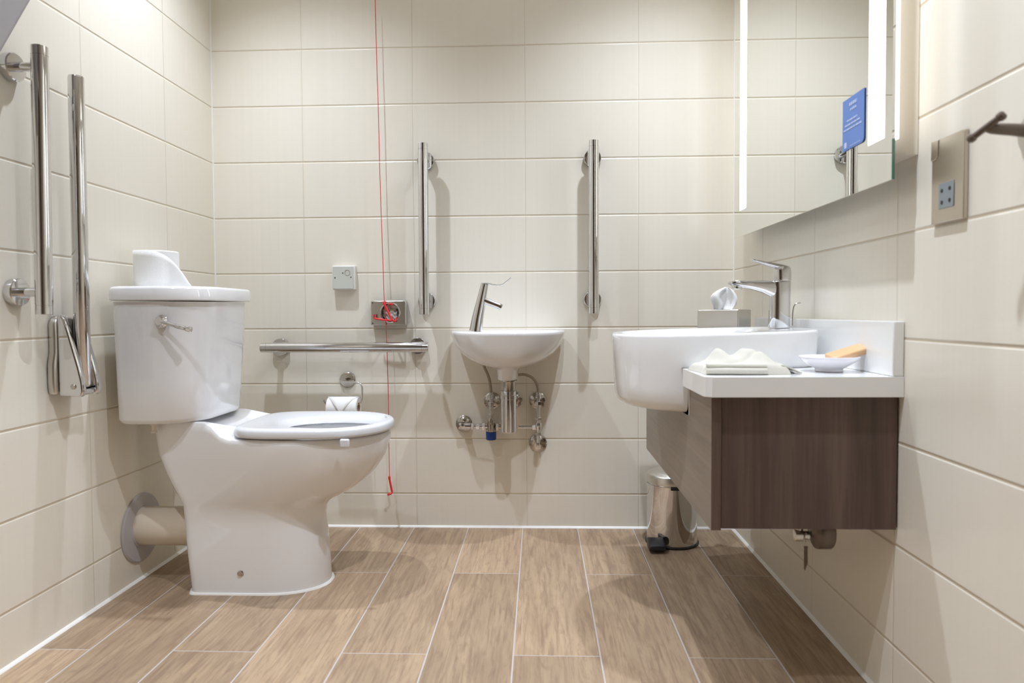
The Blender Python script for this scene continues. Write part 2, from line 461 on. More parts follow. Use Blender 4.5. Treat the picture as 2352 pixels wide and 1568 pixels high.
obj('cistern_lid', loft(bmesh.new(), L_), 'porcelain', wc, smooth=50)
cyn = TY - .1915
lev = obj('flush_lever', Lathe((-.992, cyn - .001, .760), (0, -1, 0), [(0, .017), (.004, .017), (.007, .014), (.012, .010), (.016, .0095)]), 'chrome', wc)
b = bmesh.new()
tube(b, smooth_path([(-.992, cyn - .011, .760), (-.975, cyn - .016, .757), (-.945, cyn - .020, .748), (-.915, cyn - .022, .741), (-.902, cyn - .022, .738)]), [.0055] * 8 + [.0045] * 8 + [.006] * 8 + [.0075] * 8 + [.006], 14)
obj('handle', b, 'chrome', lev)
# fixing nut, floor screw
obj('fixing_nut', Lathe((-1.05, 1.83, .4845), (0, 0, -1), [(0, .010), (.006, .010), (.007, .006), (.022, .006), (.023, .008), (.028, .008)], seg=12), 'plastic_cream', wc)
obj('floor_screw', Lathe((-.832, TY - .1035, .058), (0, -1, 0), [(0, .009), (.006, .009), (.008, .006), (.010, .0055), (.0102, 0)], seg=20), 'steel_dark', wc)
# seat
def outer(z, ins, N=72):
    out = []
    for k in range(N):
        t = 2 * math.pi * k / N; c, s = math.cos(t), math.sin(t)
        if c > 0: a, n = .195 - ins, 2.15
        else: a, n = .225 - ins, 4.5
        bb = .180 - ins
        x = abs(c) ** (2 / n) * a * (1 if c > 0 else -1); y = abs(s) ** (2 / n) * bb * (1 if s > 0 else -1)
        out.append((-.62 + x, TY + y, z))
    return out
SL = [outer(.4445, .006), outer(.4465, .001), outer(.452, 0), outer(.463, 0), outer(.4685, .003), outer(.4715, .010), outer(.4712, .022),
      hole(.4665, .165, .125), hole(.461, .147, .108), hole(.454, .138, .098), hole(.447, .134, .094), hole(.4445, .138, .098)]
SL.append(SL[0])
b = loft(bmesh.new(), SL, False, False); bmesh.ops.remove_doubles(b, verts=b.verts, dist=1e-6)
seat = obj('seat', b, 'seat', wc, smooth=70)
def buffer(x, y, sgn):
    b = Box(x - .0125, x + .0125, y - .006, y + .006, .4235, .4462)
    return obj('seat_buffer', b, 'seat', seat, bevel=.004, seg=3)
buffer(-.516, TY - .1735, 1); buffer(-.516, TY + .1735, 1)
for sy in (-1, 1):
    obj('hinge', Lathe((-.862, TY + sy * .095, .440), (0, 0, 1), [(0, .020), (.003, .020), (.005, .016), (.010, .012), (.014, .011), (.016, 0)]), 'chrome', seat)
b = Box(-.872, -.845, TY - .13, TY + .13, .446, .458)
obj('hinge_bar', b, 'seat', seat, bevel=.004, seg=3)

# soil pipe
sp = thing('soil_pipe', (XL, TY, .155), 'cream soil pipe running from the left wall into the back of the toilet', 'pipe')
obj('pipe', Lathe((XL + .004, TY, .158), (1, 0, 0), [(0, .056), (.164, .056), (.1641, .053), (.165, 0)]), 'plastic_cream', sp)
obj('wall_collar', Lathe((XL + .0005, TY, .152), (1, 0, 0), [(0, .100), (.004, .100), (.007, .096), (.008, .058), (.012, .0565)], seg=56), 'collar', sp)

# ================================================================== straight grab rails
def rail(name, p0, p1, n, r0, r1, label, rad=.0175):
    """tube p0-p1 in front of a wall, n = wall normal (into room), r0/r1 = fractions where it is fixed"""
    p0, p1, n = Vector(p0), Vector(p1), Vector(n); d = (p1 - p0).normalized(); Ln = (p1 - p0).length
    off = .0715
    t = thing(name, p0.lerp(p1, .5) - n * off, label, 'grab rail', 'straight chrome grab rails')
    cl = .022
    obj('rail_tube', Lathe(p0 + d * cl, d, [(0, rad), (Ln - 2 * cl, rad)]), 'chrome', t)
    for q, dd in ((p0, 1), (p1, -1)):
        obj('end_cap', Lathe(q, d * dd, [(0, rad - .0015), (.0012, rad - .0002), (cl - .0015, rad - .0002), (cl - .001, rad - .001), (cl, rad - .001)]), 'chrome', t)
    for f in (r0, r1):
        c = p0 + d * (Ln * f) - n * off
        ro = obj('wall_rose', Lathe(c + n * .0003, n, [(0, .0305), (.002, .031), (.016, .031), (.0185, .029), (.019, .014), (.019, 0)]), 'chrome', t)
        obj('post', Lathe(c + n * .0185, n, [(0, .0105), (off - .0185 - rad + .003, .0105)], seg=20), 'chrome', ro)
rail('grab_rail', (-.4015, 2.40, .773), (-.4005, 2.40, 1.366), (0, -1, 0), .080, .920, 'vertical chrome grab rail on the back wall, left of the small basin')
rail('grab_rail', (.1895, 2.40, .772), (.1905, 2.40, 1.367), (0, -1, 0), .085, .920, 'vertical chrome grab rail on the back wall, right of the small basin')
rail('grab_rail', (-.983, 2.40, .6590), (-.388, 2.40, .6590), (0, -1, 0), .080, .920, 'horizontal chrome grab rail on the back wall, above the paper holder')
rail('grab_rail', (-1.1056, 1.501, .779), (-1.1056, 1.509, 1.374), (1, 0, 0), .085, .925, 'vertical chrome grab rail fixed to the left wall, nearest the camera')

# ================================================================== hinged rail, folded up
hy = 1.643
hr = thing('hinged_rail', (XL, hy, .60), 'chrome hinged support rail folded up against the left wall beside the toilet', 'grab rail')
prof = [(1.600, .586), (1.5965, .62), (1.5975, .66), (1.604, .69), (1.6045, .72), (1.604, .755), (1.609, .769), (1.620, .777), (1.666, .777), (1.677, .769), (1.682, .755), (1.6815, .72), (1.682, .69), (1.6885, .66), (1.6895, .62), (1.686, .586)]
obj('wall_plate', prism(bmesh.new(), prof, 'X', XL + .0003, XL + .022), 'brushed', hr, bevel=.008, seg=4)
def cheek(y0, y1):
    # cheek profile in x-z, widening downwards
    P = [(XL + .0225, .7786), (XL + .034, .7790), (XL + .041, .768), (XL + .051, .735), (XL + .062, .695), (XL + .073, .655), (XL + .081, .620), (XL + .0835, .594), (XL + .078, .581), (XL + .0225, .583)]
    return prism(bmesh.new(), P, 'Y', y0, y1)
obj('pivot_bracket', cheek(hy - .036, hy - .0195), 'chrome', hr, bevel=.005, seg=3)
obj('pivot_bracket', cheek(hy + .0195, hy + .038), 'chrome', hr, bevel=.005, seg=3)
obj('pivot_pin', Lathe((XL + .060, hy - .039, .606), (0, 1, 0), [(0, .005), (.0015, .0065), (.0775, .0065), (.079, .005)], seg=20), 'steel_dark', hr)
rx = -1.1165
rt = obj('rail_tube', Lathe((rx - .001, hy, .603), (.003, 0, 1), [(0, .014), (.006, .0178), (.746, .0178), (.7505, .0165), (.751, 0)]), 'chrome', hr)
obj('link_plate', Box(XL + .0225, XL + .076, hy - .019, hy + .019, .584, .5985), 'chrome', hr, bevel=.004)

# ================================================================== toilet rolls and holder
ph = thing('paper_holder', (-.695, D, .538), 'chrome wire toilet paper holder with round rose on the back wall', 'paper holder')
obj('wall_rose', Lathe((-.695, D - .0003, .538), (0, -1, 0), [(0, .0285), (.003, .029), (.007, .028), (.0085, .026), (.009, .008), (.040, .0065)]), 'steel_dark', ph)
b = bmesh.new()
pts = [(-.7105, 2.425, .5352), (-.68, 2.42, .5350)] + [(-.650, 2.412, .5345), (-.636, 2.410, .531), (-.628, 2.409, .521), (-.6265, 2.409, .505), (-.628, 2.409, .480), (-.631, 2.409, .468), (-.639, 2.409, .4585), (-.655, 2.409, .4572), (-.70, 2.409, .4572), (-.751, 2.409, .4580), (-.7585, 2.405, .464), (-.7625, 2.402, .473)]
tube(b, smooth_path(pts, 5), .0032, 12)
obj('wire_arm', b, 'chrome_soft', ph)
def roll_mesh(o, d, r, rc, L):
    return Lathe(o, d, [(0, rc), (0, r - .003), (.003, r), (L - .003, r), (L, r - .003), (L, rc), (0, rc)], seg=48)
pr_ = thing('toilet_roll', (-.694, 2.409, .443), 'white toilet roll on the wire holder, its end folded to a point', 'toilet roll')
b = roll_mesh((-.748, 2.409, .443), (1, 0, 0), .040, .0205, .108)
obj('paper', b, 'paper', pr_)
b = bmesh.new()
lathe(b, (-.7478, 2.409, .443), (1, 0, 0), [(0, .0185), (0, .0203), (.1076, .0203), (.1076, .0185), (0, .0185)], seg=32)
obj('core', b, 'card_core', pr_)
# folded triangular end: a curved patch over the front of the roll
b = bmesh.new(); R = .0412; rows = []
for i in range(13):
    ang = math.radians(85 - i * 8.5); t = i / 12
    half = .0515 * (1 - t) + .004
    rows.append([b.verts.new((-.694 + q * half, 2.409 - R * math.cos(ang) - .0006 * t, .443 + R * math.sin(ang))) for q in (-1, -.5, 0, .5, 1)])
for a, c in zip(rows, rows[1:]):
    for i in range(4): b.faces.new((a[i], a[i + 1], c[i + 1], c[i]))
obj('folded_end', b, 'paper', pr_, solid=.0012)
# loose roll on the cistern
cr = thing('toilet_roll', (-1.088, 1.93, .8535), 'white toilet roll standing on the cistern lid, its loose end flared out', 'toilet roll')
obj('paper', roll_mesh((-1.088, 1.93, .8537), (0, 0, 1), .058, .021, .1035), 'paper', cr)
obj('core', Lathe((-1.088, 1.93, .8539), (0, 0, 1), [(0, .019), (0, .0208), (.103, .0208), (.103, .019), (0, .019)]), 'card_core', cr)
b = bmesh.new(); rows = []
for i in range(25):
    t = i / 24
    if t < .55:
        a = math.radians(-150 + t / .55 * 115); rr = .0588 + .004 * t
        x, y = -1.088 + rr * math.cos(a), 1.93 + rr * math.sin(a)
    else:
        q = (t - .55) / .45
        a = math.radians(-35); x0, y0 = -1.088 + .061 * math.cos(a), 1.93 + .061 * math.sin(a)
        x = x0 + .072 * q - .012 * q * q; y = y0 + .012 * q
    ztop = .9575 - .002 * t if t < .35 else .9568 - .1015 * ((t - .35) / .65) ** 1.5
    row = []
    for k in range(7):
        f = k / 6; z = .8545 + (max(ztop, .8562) - .8545) * f
        bulge = .008 * math.sin(f * math.pi) * max(0, t - .4)
        row.append(b.verts.new((x + bulge, y - bulge * .5, z)))
    rows.append(row)
for a, c in zip(rows, rows[1:]):
    for i in range(6): b.faces.new((a[i], a[i + 1], c[i + 1], c[i]))
obj('loose_sheet', b, 'paper', cr, solid=.0012, smooth=70)

# ================================================================== switch plate, dispenser box
sw = thing('switch_plate', (-.698, D, .906), 'square pale grey-green electrical plate on the back wall left of the red cord', 'electrical plate')
obj('back_box', Box(-.739, -.657, D - .026, D - .0003, .8635, .9485), 'plastic_white', sw, bevel=.002)
fp = obj('face_plate', Box(-.7365, -.6625, D - .0292, D - .0262, .866, .946), 'plastic_green', sw, bevel=.001)
b = bmesh.new(); ring = [(-.683 + .0095 * math.cos(t), D - .0295, .9245 + .0095 * math.sin(t)) for t in [k * math.pi / 12 for k in range(24)]]
tube(b, ring, .0011, 8, closed=True); obj('key_ring_outline', b, 'brushed', fp)
for x, z in ((-.728, .906), (-.700, .9225), (-.6705, .9075)):
    obj('screw', Lathe((x, D - .0293, z), (0, -1, 0), [(0, .0022), (.0008, .002), (.001, 0)], seg=12), 'dark', fp)

db = thing('chrome_dispenser', (-.536, D, .78), 'shallow chrome box with a round opening, on the back wall behind the red cord', 'dispenser')
bx0, bx1, bz0, bz1 = -.600, -.4735, .7355, .8225
cx_, cz_, rr_ = -.529, .7805, .0335
def plate_with_hole(x0, x1, z0, z1, cx, cz, r, y, N=48):
    b = bmesh.new(); inn = []; out = []
    for k in range(N):
        t = 2 * math.pi * k / N; c, s = math.cos(t), math.sin(t)
        inn.append(b.verts.new((cx + r * c, y, cz + r * s)))
        sx = ((x1 if c > 0 else x0) - cx) / c if abs(c) > 1e-9 else 1e9
        sz = ((z1 if s > 0 else z0) - cz) / s if abs(s) > 1e-9 else 1e9
        q = min(sx, sz); out.append([cx + q * c, y, cz + q * s])
    for X in (x0, x1):
        for Z in (z0, z1):
            j = min(range(N), key=lambda i: (out[i][0] - X) ** 2 + (out[i][2] - Z) ** 2); out[j] = [X, y, Z]
    ov = [b.verts.new(p) for p in out]
    for k in range(N):
        j = (k + 1) % N; b.faces.new((inn[k], inn[j], ov[j], ov[k]))
    return b, inn, ov
b, inn, ov = plate_with_hole(bx0, bx1, bz0, bz1, cx_, cz_, rr_, D - .034)
n = len(ov)
back = [b.verts.new((v.co.x, D - .0003, v.co.z)) for v in ov]
for k in range(n):
    j = (k + 1) % n; b.faces.new((ov[k], ov[j], back[j], back[k]))
deep = [b.verts.new((v.co.x, D - .010, v.co.z)) for v in inn]
for k in range(n):
    j = (k + 1) % n; b.faces.new((inn[k], deep[k], deep[j], inn[j]))
b.faces.new(deep)
obj('case', b, 'chrome_soft', db, smooth=30, bevel=.0025)
b = bmesh.new(); tube(b, [(cx_ + .0345 * math.cos(t), D - .0352, cz_ + .0345 * math.sin(t)) for t in [k * math.pi / 24 for k in range(48)]], .0022, 10, closed=True)
obj('rim_ring', b, 'chrome', db)
for x, z in ((bx0 + .007, bz0 + .007), (bx0 + .007, bz1 - .007)):
    obj('screw', Lathe((x, D - .0342, z), (0, -1, 0), [(0, .0025), (.001, .002), (.0011, 0)], seg=12), 'dark', db)
b = bmesh.new(); rows = []
for i in range(9):
    rows.append([b.verts.new((cx_ - .022 + .044 * j / 8, D - .018 - .006 * math.sin(i * 1.3 + j * .9), cz_ - .024 + .030 * i / 8 + .004 * math.sin(j * 1.7))) for j in range(9)])
for a, c in zip(rows, rows[1:]):
    for i in range(8): b.faces.new((a[i], a[i + 1], c[i + 1], c[i]))
tis = obj('tissue', b, 'paper', None, solid=.001); tag(tis, 'crumpled white tissue inside the round opening of the chrome box', 'tissue')
b = Box(cx_ - .020, cx_ + .020, D - .0235, D - .0115, cz_ + .006, cz_ + .014)
o_ = obj('tissue_pack', b, 'card_core', None, bevel=.003); tag(o_, 'brown-topped packet showing above the tissue in the chrome box opening', 'packet')

# ================================================================== red pull cord
pc = thing('pull_cord', (-.545, 2.435, .45), 'thin red emergency pull cord with two red pull handles, hanging beside the toilet', 'pull cord')
cord = [(-.578, 2.437, H), (-.574, 2.437, 2.12), (-.5697, 2.437, 1.8775), (-.5664, 2.437, 1.651), (-.5635, 2.437, 1.514), (-.5604, 2.437, 1.27), (-.5565, 2.437, 1.086), (-.5522, 2.434, .932), (-.549, 2.432, .8125), (-.5439, 2.434, .715), (-.541, 2.436, .575), (-.5397, 2.436, .418), (-.5395, 2.436, .309), (-.5394, 2.436, .186)]
b = bmesh.new(); tube(b, smooth_path(cord, 8), .0013, 8); obj('cord', b, 'red_dark', pc)
b = bmesh.new()
A, B_, C_, Dd, E_ = (-.5475, 2.424, .811), (-.5185, 2.417, .7525), (-.580, 2.419, .7600), (-.527, 2.431, .8115), (-.5075, 2.432, .7560)
tube(b, [A, (-.533, 2.4205, .782), B_], .0034, 10)
tube(b, smooth_path([B_, (-.55, 2.418, .755), C_, (-.5835, 2.419, .765), (-.5825, 2.419, .7745)], 4), .0034, 10)
tube(b, smooth_path([(-.519, 2.431, .8075), Dd, (-.533, 2.430, .808)], 4), .0032, 10)
tube(b, smooth_path([B_, (-.512, 2.424, .749), E_, (-.5055, 2.433, .764)], 4), .0032, 10)
lathe(b, (-.5487, 2.4315, .822), (.02, 0, -1), [(0, .003), (.004, .0055), (.012, .006), (.016, .003)], 12)
tube(b, [(-.5485, 2.431, .811), A], .0034, 8)
obj('pull_handle', b, 'red', pc)
b = bmesh.new()
lathe(b, (-.5394, 2.436, .196), (0, 0, -1), [(0, .002), (.003, .0042), (.010, .0046), (.014, .0035)], 12)
tube(b, [(-.5394, 2.436, .185), (-.5345, 2.435, .160), (-.5300, 2.434, .138)], .0037, 10)
tube(b, smooth_path([(-.5300, 2.434, .138), (-.533, 2.431, .133), (-.5405, 2.428, .131)], 4), .0037, 10)
lathe(b, (-.5405, 2.428, .131), (-.2, -1, .1), [(0, .0045), (.003, .005), (.006, .0035)], 12)
obj('pull_handle', b, 'red', pc)

# ================================================================== small wall basin
sb = thing('wall_basin', (-.11, D, .65), 'small white wall-hung hand basin on the back wall between the vertical rails', 'basin')
SBX = -.108
def dloop(z, hw, yf, yb, N=64, zf=None, n=2.4, cx=SBX):
    """half-oval: flat back at yb, curved front reaching yf"""
    out = []
    for k in range(N):
        t = 2 * math.pi * k / N; c, s = math.cos(t), math.sin(t)
        x = cx + hw * abs(c) ** (2 / n) * (1 if c > 0 else -1)
        if s < 0: y = (yb - .06 * (yb - yf) / .30) - (yb - .06 * (yb - yf) / .30 - yf) * abs(s) ** (2 / n)
        else:
            ym = yb - .06 * (yb - yf) / .30; y = ym + (yb - ym) * abs(s) ** (2 / 9)
        out.append((x, y, z))
    return out
BK = D - .0005
sl = [dloop(.5515, .030, 2.275, 2.345, n=2.1), dloop(.553, .034, 2.270, 2.350, n=2.1), dloop(.585, .0385, 2.262, 2.362, n=2.1), dloop(.592, .045, 2.252, 2.375), dloop(.597, .070, 2.235, 2.41),
      dloop(.606, .106, 2.214, BK - .012), dloop(.622, .138, 2.196, BK - .004), dloop(.643, .163, 2.182, BK), dloop(.668, .182, 2.173, BK), dloop(.692, .192, 2.167, BK), dloop(.704, .197, 2.164, BK), dloop(.711, .1985, 2.163, BK), dloop(.7155, .196, 2.166, BK - .0005), dloop(.717, .190, 2.172, BK - .002)]
def bowl2(z, a, b_, cx=-.085, cyy=2.29, N=64):
    return [(cx + a * math.cos(2 * math.pi * k / N), cyy + b_ * math.sin(2 * math.pi * k / N), z) for k in range(N)]
sl += [bowl2(.7165, .148, .098), bowl2(.712, .142, .092), bowl2(.67, .118, .073), bowl2(.63, .06, .04), bowl2(.622, .02, .018)]
obj('bowl', loft(bmesh.new(), sl), 'porcelain', sb, smooth=60)

tp = thing('pillar_tap', (-.210, 2.28, .717), 'slender chrome lever tap leaning on the left corner of the small basin', 'tap')
b = bmesh.new(); tube(b, [(-.2105, 2.28, .7165), (-.2100, 2.28, .720), (-.2035, 2.28, .76), (-.190, 2.28, .825), (-.1795, 2.28, .872)], [.0222, .0216, .0195, .0155, .0128], 28)
bd = obj('body', b, 'chrome', tp)
b = bmesh.new(); tube(b, [(-.190, 2.28, .822), (-.170, 2.28, .8135), (-.131, 2.28, .7985)], [.0115, .0115, .0108], 20)
lathe(b, (-.133, 2.28, .7993), (.85, 0, -.52), [(0, .0095), (.001, .0112), (.010, .0112), (.011, .009)], 20)
obj('spout', b, 'chrome', tp)
b = bmesh.new()
for (p, w_, h_) in ():
    pass
path = smooth_path([(-.190, 2.28, .8735), (-.168, 2.28, .8735), (-.150, 2.28, .8695), (-.136, 2.28, .8680), (-.122, 2.28, .8695), (-.108, 2.28, .8790), (-.092, 2.28, .8925)], 5)
lp = []
for i, p in enumerate(path):
    q = i / (len(path) - 1); hw = .0105 - .004 * min(1, q * 2) + .002 * max(0, q - .6); th = .0036 - .0012 * q
    d = (path[min(i + 1, len(path) - 1)] - path[max(i - 1, 0)]).normalized(); nn = Vector((-d.z, 0, d.x))
    lp.append([p + Vector((0, hw * math.cos(t), 0)) + nn * th * math.sin(t) for t in [2 * math.pi * k / 12 for k in range(12)]])
loft(b, lp); obj('lever', b, 'chrome', tp)

bt = thing('bottle_trap', (-.104, 2.31, .46), 'polished chrome waste trap hanging under the small basin', 'waste trap')
b = Lathe((-.104, 2.31, .5513), (0, 0, -1), [(0, .030), (.003, .030), (.004, .024), (.006, .0235), (.034, .0235)])
obj('waste_flange', b, 'steel_dark', bt)
b = Lathe((-.104, 2.31, .516), (0, 0, -1), [(0, .029), (.001, .029), (.002, .0255), (.014, .0255), (.015, .0275), (.028, .0275), (.029, .0262), (.138, .0262), (.140, .0245), (.1405, 0)], 40)
obj('trap_body', b, 'chrome', bt)
b = bmesh.new(); tube(b, smooth_path([(-.104, 2.325, .475), (-.099, 2.36, .467), (-.095, 2.40, .464), (-.093, D - .004, .464)], 5), .016, 20)
obj('outlet_pipe', b, 'chrome', bt)
obj('wall_flange', Lathe((-.093, D - .0003, .464), (0, -1, 0), [(0, .031), (.003, .031), (.010, .022), (.011, .0165)]), 'steel_dark', bt)

def rose_valve(x, z, parent, r=.0300):
    return obj('wall_flange', Lathe((x, D - .0003, z), (0, -1, 0), [(0, r), (.003, r), (.009, r * .75), (.012, .012), (.045, .0115)]), 'steel_dark', parent)
def nut(b, p, d, r, L, seg=6): return lathe(b, p, d, [(0, r * .92), (.001, r), (L - .001, r), (L, r * .92)], seg)
LY = 2.425
# cold side with mixing valve
lv = thing('mixing_valve', (-.172, LY, .36), 'chrome mixing valve with a dark blue cap, lower left of the waste trap', 'valve')
rose_valve(-.273, .3785, lv); rose_valve(-.1705, .4615, lv)
b = bmesh.new()
lathe(b, (-.2730, LY, .3765), (1, 0, 0), [(-.012, .0115), (0, .0115), (.028, .0115), (.029, .009), (.066, .009), (.067, .0105), (.100, .0105)], 24)
nut(b, (-.243, LY, .3765), (1, 0, 0), .0125, .010); nut(b, (-.226, LY, .3765), (1, 0, 0), .0112, .014); nut(b, (-.204, LY, .3765), (1, 0, 0), .0150, .012)
lathe(b, (-.273, D - .03, .3785), (0, -1, 0), [(0, .010), (.030, .010), (.031, .008)], 20)
obj('inlet_pipe', b, 'chrome', lv)
b = bmesh.new(); lathe(b, (-.172, LY, .405), (0, 0, -1), [(0, .010), (.008, .0125), (.018, .0125), (.019, .0155), (.040, .0165), (.047, .0165), (.048, .014)], 24)
nut(b, (-.156, LY, .3745), (1, 0, 0), .0145, .012); lathe(b, (-.145, LY, .3740), (1, 0, 0), [(0, .009), (.018, .009)], 20)
obj('valve_body', b, 'steel_dark', lv)
obj('cap', Lathe((-.172, LY, .357), (0, 0, -1), [(0, .0175), (.002, .0185), (.027, .0180), (.0285, .0165), (.029, 0)], 24), 'blue_cap', lv)
b = bmesh.new(); lathe(b, (-.1712, LY, .497), (0, 0, -1), [(0, .0065), (.008, .0065), (.009, .0095), (.018, .0095), (.019, .007), (.050, .007), (.051, .0085), (.062, .0085), (.063, .006), (.094, .006)], 20)
nut(b, (-.1712, LY, .463), (0, 0, -1), .0115, .012); nut(b, (-.1712, LY, .420), (0, 0, -1), .0105, .012)
obj('riser', b, 'chrome', lv)
b = bmesh.new(); tube(b, smooth_path([(-.197, 2.405, .600), (-.190, 2.41, .580), (-.180, 2.418, .555), (-.1735, LY, .525), (-.1714, LY, .496)], 6), .0048, 14)
obj('flexible_hose', b, 'hose', lv)
# hot side
hv = thing('isolating_valve', (-.006, LY, .38), 'chrome isolating valve and pipes, right of the waste trap', 'valve')
rose_valve(-.0065, .4615, hv); rose_valve(-.006, .3075, hv, .0315)
b = bmesh.new()
lathe(b, (-.0055, LY, .497), (0, 0, -1), [(0, .0065), (.008, .0065), (.009, .0095), (.022, .0095), (.023, .007), (.190, .007), (.191, .0085), (.198, .006)], 20)
nut(b, (-.0055, LY, .465), (0, 0, -1), .0115, .014); nut(b, (-.0055, LY, .408), (0, 0, -1), .0125, .010); nut(b, (-.0055, LY, .356), (0, 0, -1), .0115, .012)
lathe(b, (-.0055, LY, .388), (0, 0, -1), [(0, .0105), (.004, .0115), (.020, .0115), (.024, .010)], 20)
obj('riser', b, 'chrome', hv)
b = bmesh.new(); lathe(b, (-.076, LY, .3735), (1, 0, 0), [(0, .0055), (.052, .0055)], 18); nut(b, (-.026, LY, .3735), (1, 0, 0), .0105, .012)
obj('cross_pipe', b, 'chrome', hv)
b = bmesh.new(); lathe(b, (-.0055, D - .03, .3075), (0, -1, 0), [(0, .013), (.022, .013), (.023, .010), (.026, .010), (.0265, 0)], 20)
obj('stop_end', b, 'chrome', hv)
b = bmesh.new(); tube(b, smooth_path([(-.075, 2.40, .561), (-.050, 2.41, .560), (-.027, 2.418, .550), (-.0115, LY, .530), (-.0058, LY, .510), (-.0055, LY, .494)], 6), .0048, 14)
obj('flexible_hose', b, 'hose', hv)

# ================================================================== pedal bin
bn = thing('pedal_bin', (.445, 2.33, 0), 'small polished steel pedal bin on the floor by the back wall, under the vanity', 'bin')
bo = obj('body', Lathe((.445, 2.33, .006), (0, 0, 1), [(0, .084), (.004, .0845), (.012, .084), (.030, .083), (.196, .083), (.1965, .080), (.203, .0795)], 64), 'chrome', bn)
obj('base_ring', Lathe((.445, 2.33, .0002), (0, 0, 1), [(0, .088), (.006, .089), (.008, .086), (.0085, .080)], 64), 'black', bn)
obj('lid', Lathe((.445, 2.33, .2065), (0, 0, 1), [(0, .0845), (.001, .0855), (.024, .0855), (.028, .083), (.036, .066), (.041, .035), (.0425, 0)], 64), 'brushed', bn)
b = Box(.425, .452, 2.2395, 2.2500, .196, .206); obj('hinge_stop', b, 'black', bn, bevel=.002)
b = prism(bmesh.new(), [(2.262, .008), (2.215, .006), (2.203, .012), (2.207, .024), (2.235, .036), (2.262, .038)], 'X', .350, .403)
o_ = obj('pedal', b, 'black', bn, bevel=.004, seg=3)

# ================================================================== vanity
WT, WB = .652, .613
BX, BY, BA, BB = .420, 1.76, .235, .235
def bsn(sc, z, N=80, slope=True, dx=0.):
    out = []
    for k in range(N):
        t = 2 * math.pi * k / N; c, s = math.cos(t), math.sin(t)
        n = 2.25 if c < 0 else 3.6
        x = BX + BA * sc * abs(c) ** (2 / n) * (1 if c > 0 else -1) + dx; y = BY + BB * sc * abs(s) ** (2 / n) * (1 if s > 0 else -1)
        zz = z + ((x - .42) * .024 if slope else 0)
        out.append((x, y, zz))
    return out
vb = thing('vessel_basin', (BX, BY, .548), 'large white semi-recessed basin bulging out of the vanity worktop', 'basin')
bl = [bsn(.80, .548, slope=False), bsn(.88, .5505, slope=False), bsn(.935, .558, slope=False), bsn(.962, .572, slope=False), bsn(.972, .60, slope=False), bsn(.99, .68), bsn(.998, .722), bsn(.994, .7275), bsn(.982, .7295), bsn(.965, .7292)]
def bin_(a, b_, z, cx=.375, N=80):
    return [(cx + a * math.cos(2 * math.pi * k / N), BY + b_ * math.sin(2 * math.pi * k / N), z + (a * math.cos(2 * math.pi * k / N) + cx - .42) * .024) for k in range(N)]
bl += [bin_(.168, .205, .7285), bin_(.160, .197, .722), bin_(.145, .18, .66), bin_(.11, .14, .61), bin_(.05, .06, .592), bin_(.018, .018, .590)]
obj('bowl', loft(bmesh.new(), bl), 'basin', vb, smooth=60)

# worktop with a notch the basin sits in
outl = [(p[0], p[1]) for p in bsn(1.012, 0, slope=False)]
FX = .316
notch = [p for p in outl if p[0] > FX + .004]
notch.sort(key=lambda p: math.atan2(p[1] - BY, p[0] - BX))
# order from near side to far side round the back
near = [p for p in notch]
poly = [(FX, 1.343), (FX + .003, 1.336), (FX + .010, 1.331), (.330, 1.3255), (XR - .0006, 1.3255), (XR - .0006, 2.170), (FX, 2.170)]
nn_ = sorted(near, key=lambda p: math.atan2(p[1] - BY, p[0] - BX))
y_at = nn_[0][1]
poly += [(FX, nn_[-1][1])] + nn_[::-1] + [(FX, nn_[0][1])]
wt = thing('worktop', (.50, 1.75, WB), 'white worktop of the vanity with a raised upstand along the wall', 'worktop')
bmw = prism(bmesh.new(), poly, 'Z', WB, WT)
bmesh.ops.triangulate(bmw, faces=[f for f in bmw.faces if len(f.verts) > 4])
obj('slab', bmw, 'worktop', wt, smooth=25, bevel=.0022)
obj('upstand', Box(XR - .0215, XR - .0006, 1.3265, 2.168, WT + .0003, .757), 'worktop', wt, bevel=.0025)

vc = thing('vanity_cabinet', (.50, 1.74, .353), 'dark walnut wall-hung cabinet under the white worktop', 'cabinet')
z0, z1 = .3535, WB - .0012
oy0, oy1 = 1.530, 1.990
P = [(1.3385, z0), (2.145, z0), (2.145, z1), (oy1, z1), (oy1, .560), (oy1 - .02, .5455), (oy0 + .02, .5455), (oy0, .560), (oy0, z1), (1.3385, z1)]
bmf = prism(bmesh.new(), P, 'X', .3310, .3495)
bmesh.ops.triangulate(bmf, faces=[f for f in bmf.faces if len(f.verts) > 4])
obj('front_panel', bmf, 'wood_front_lit', vc, smooth=0)
obj('edging', Box(.3312, .3497, 1.3372, 1.3384, z0, z1), 'wood_side', vc, smooth=0)
obj('cutout_trim', Box(.3298, .3480, oy0 + .0005, oy0 + .0055, .549, z1), 'case', vc, smooth=0)
b = Box(.3518, .684, 1.342, 1.360, z0 + .002, z1); obj('side_panel', b, 'wood_side', vc, smooth=0)
b = Box(.3518, .684, 2.124, 2.142, z0 + .002, z1); obj('side_panel', b, 'wood_side', vc, smooth=0)
b = Box(.3518, .684, 1.3602, 2.1238, z0 + .002, z0 + .020); obj('bottom_panel', b, 'wood_side', vc, smooth=0)
b = Box(.667, .685, 1.3602, 2.1238, z0 + .0202, z1); obj('back_panel', b, 'wood_side', vc, smooth=0)
lk = obj('lock', Lathe((.532, 1.43, z0 + .0015), (0, 0, -1), [(0, .016), (.004, .016), (.0045, .009), (.030, .009)], 24), 'steel_dark', vc)
b = Lathe((.5205, 1.425, .3165), (1, 0, 0), [(0, .006), (.001, .0105), (.0015, .0115), (.016, .0115), (.017, .009), (.030, .009)], 28)
obj('lock_barrel', b, 'brushed', lk)
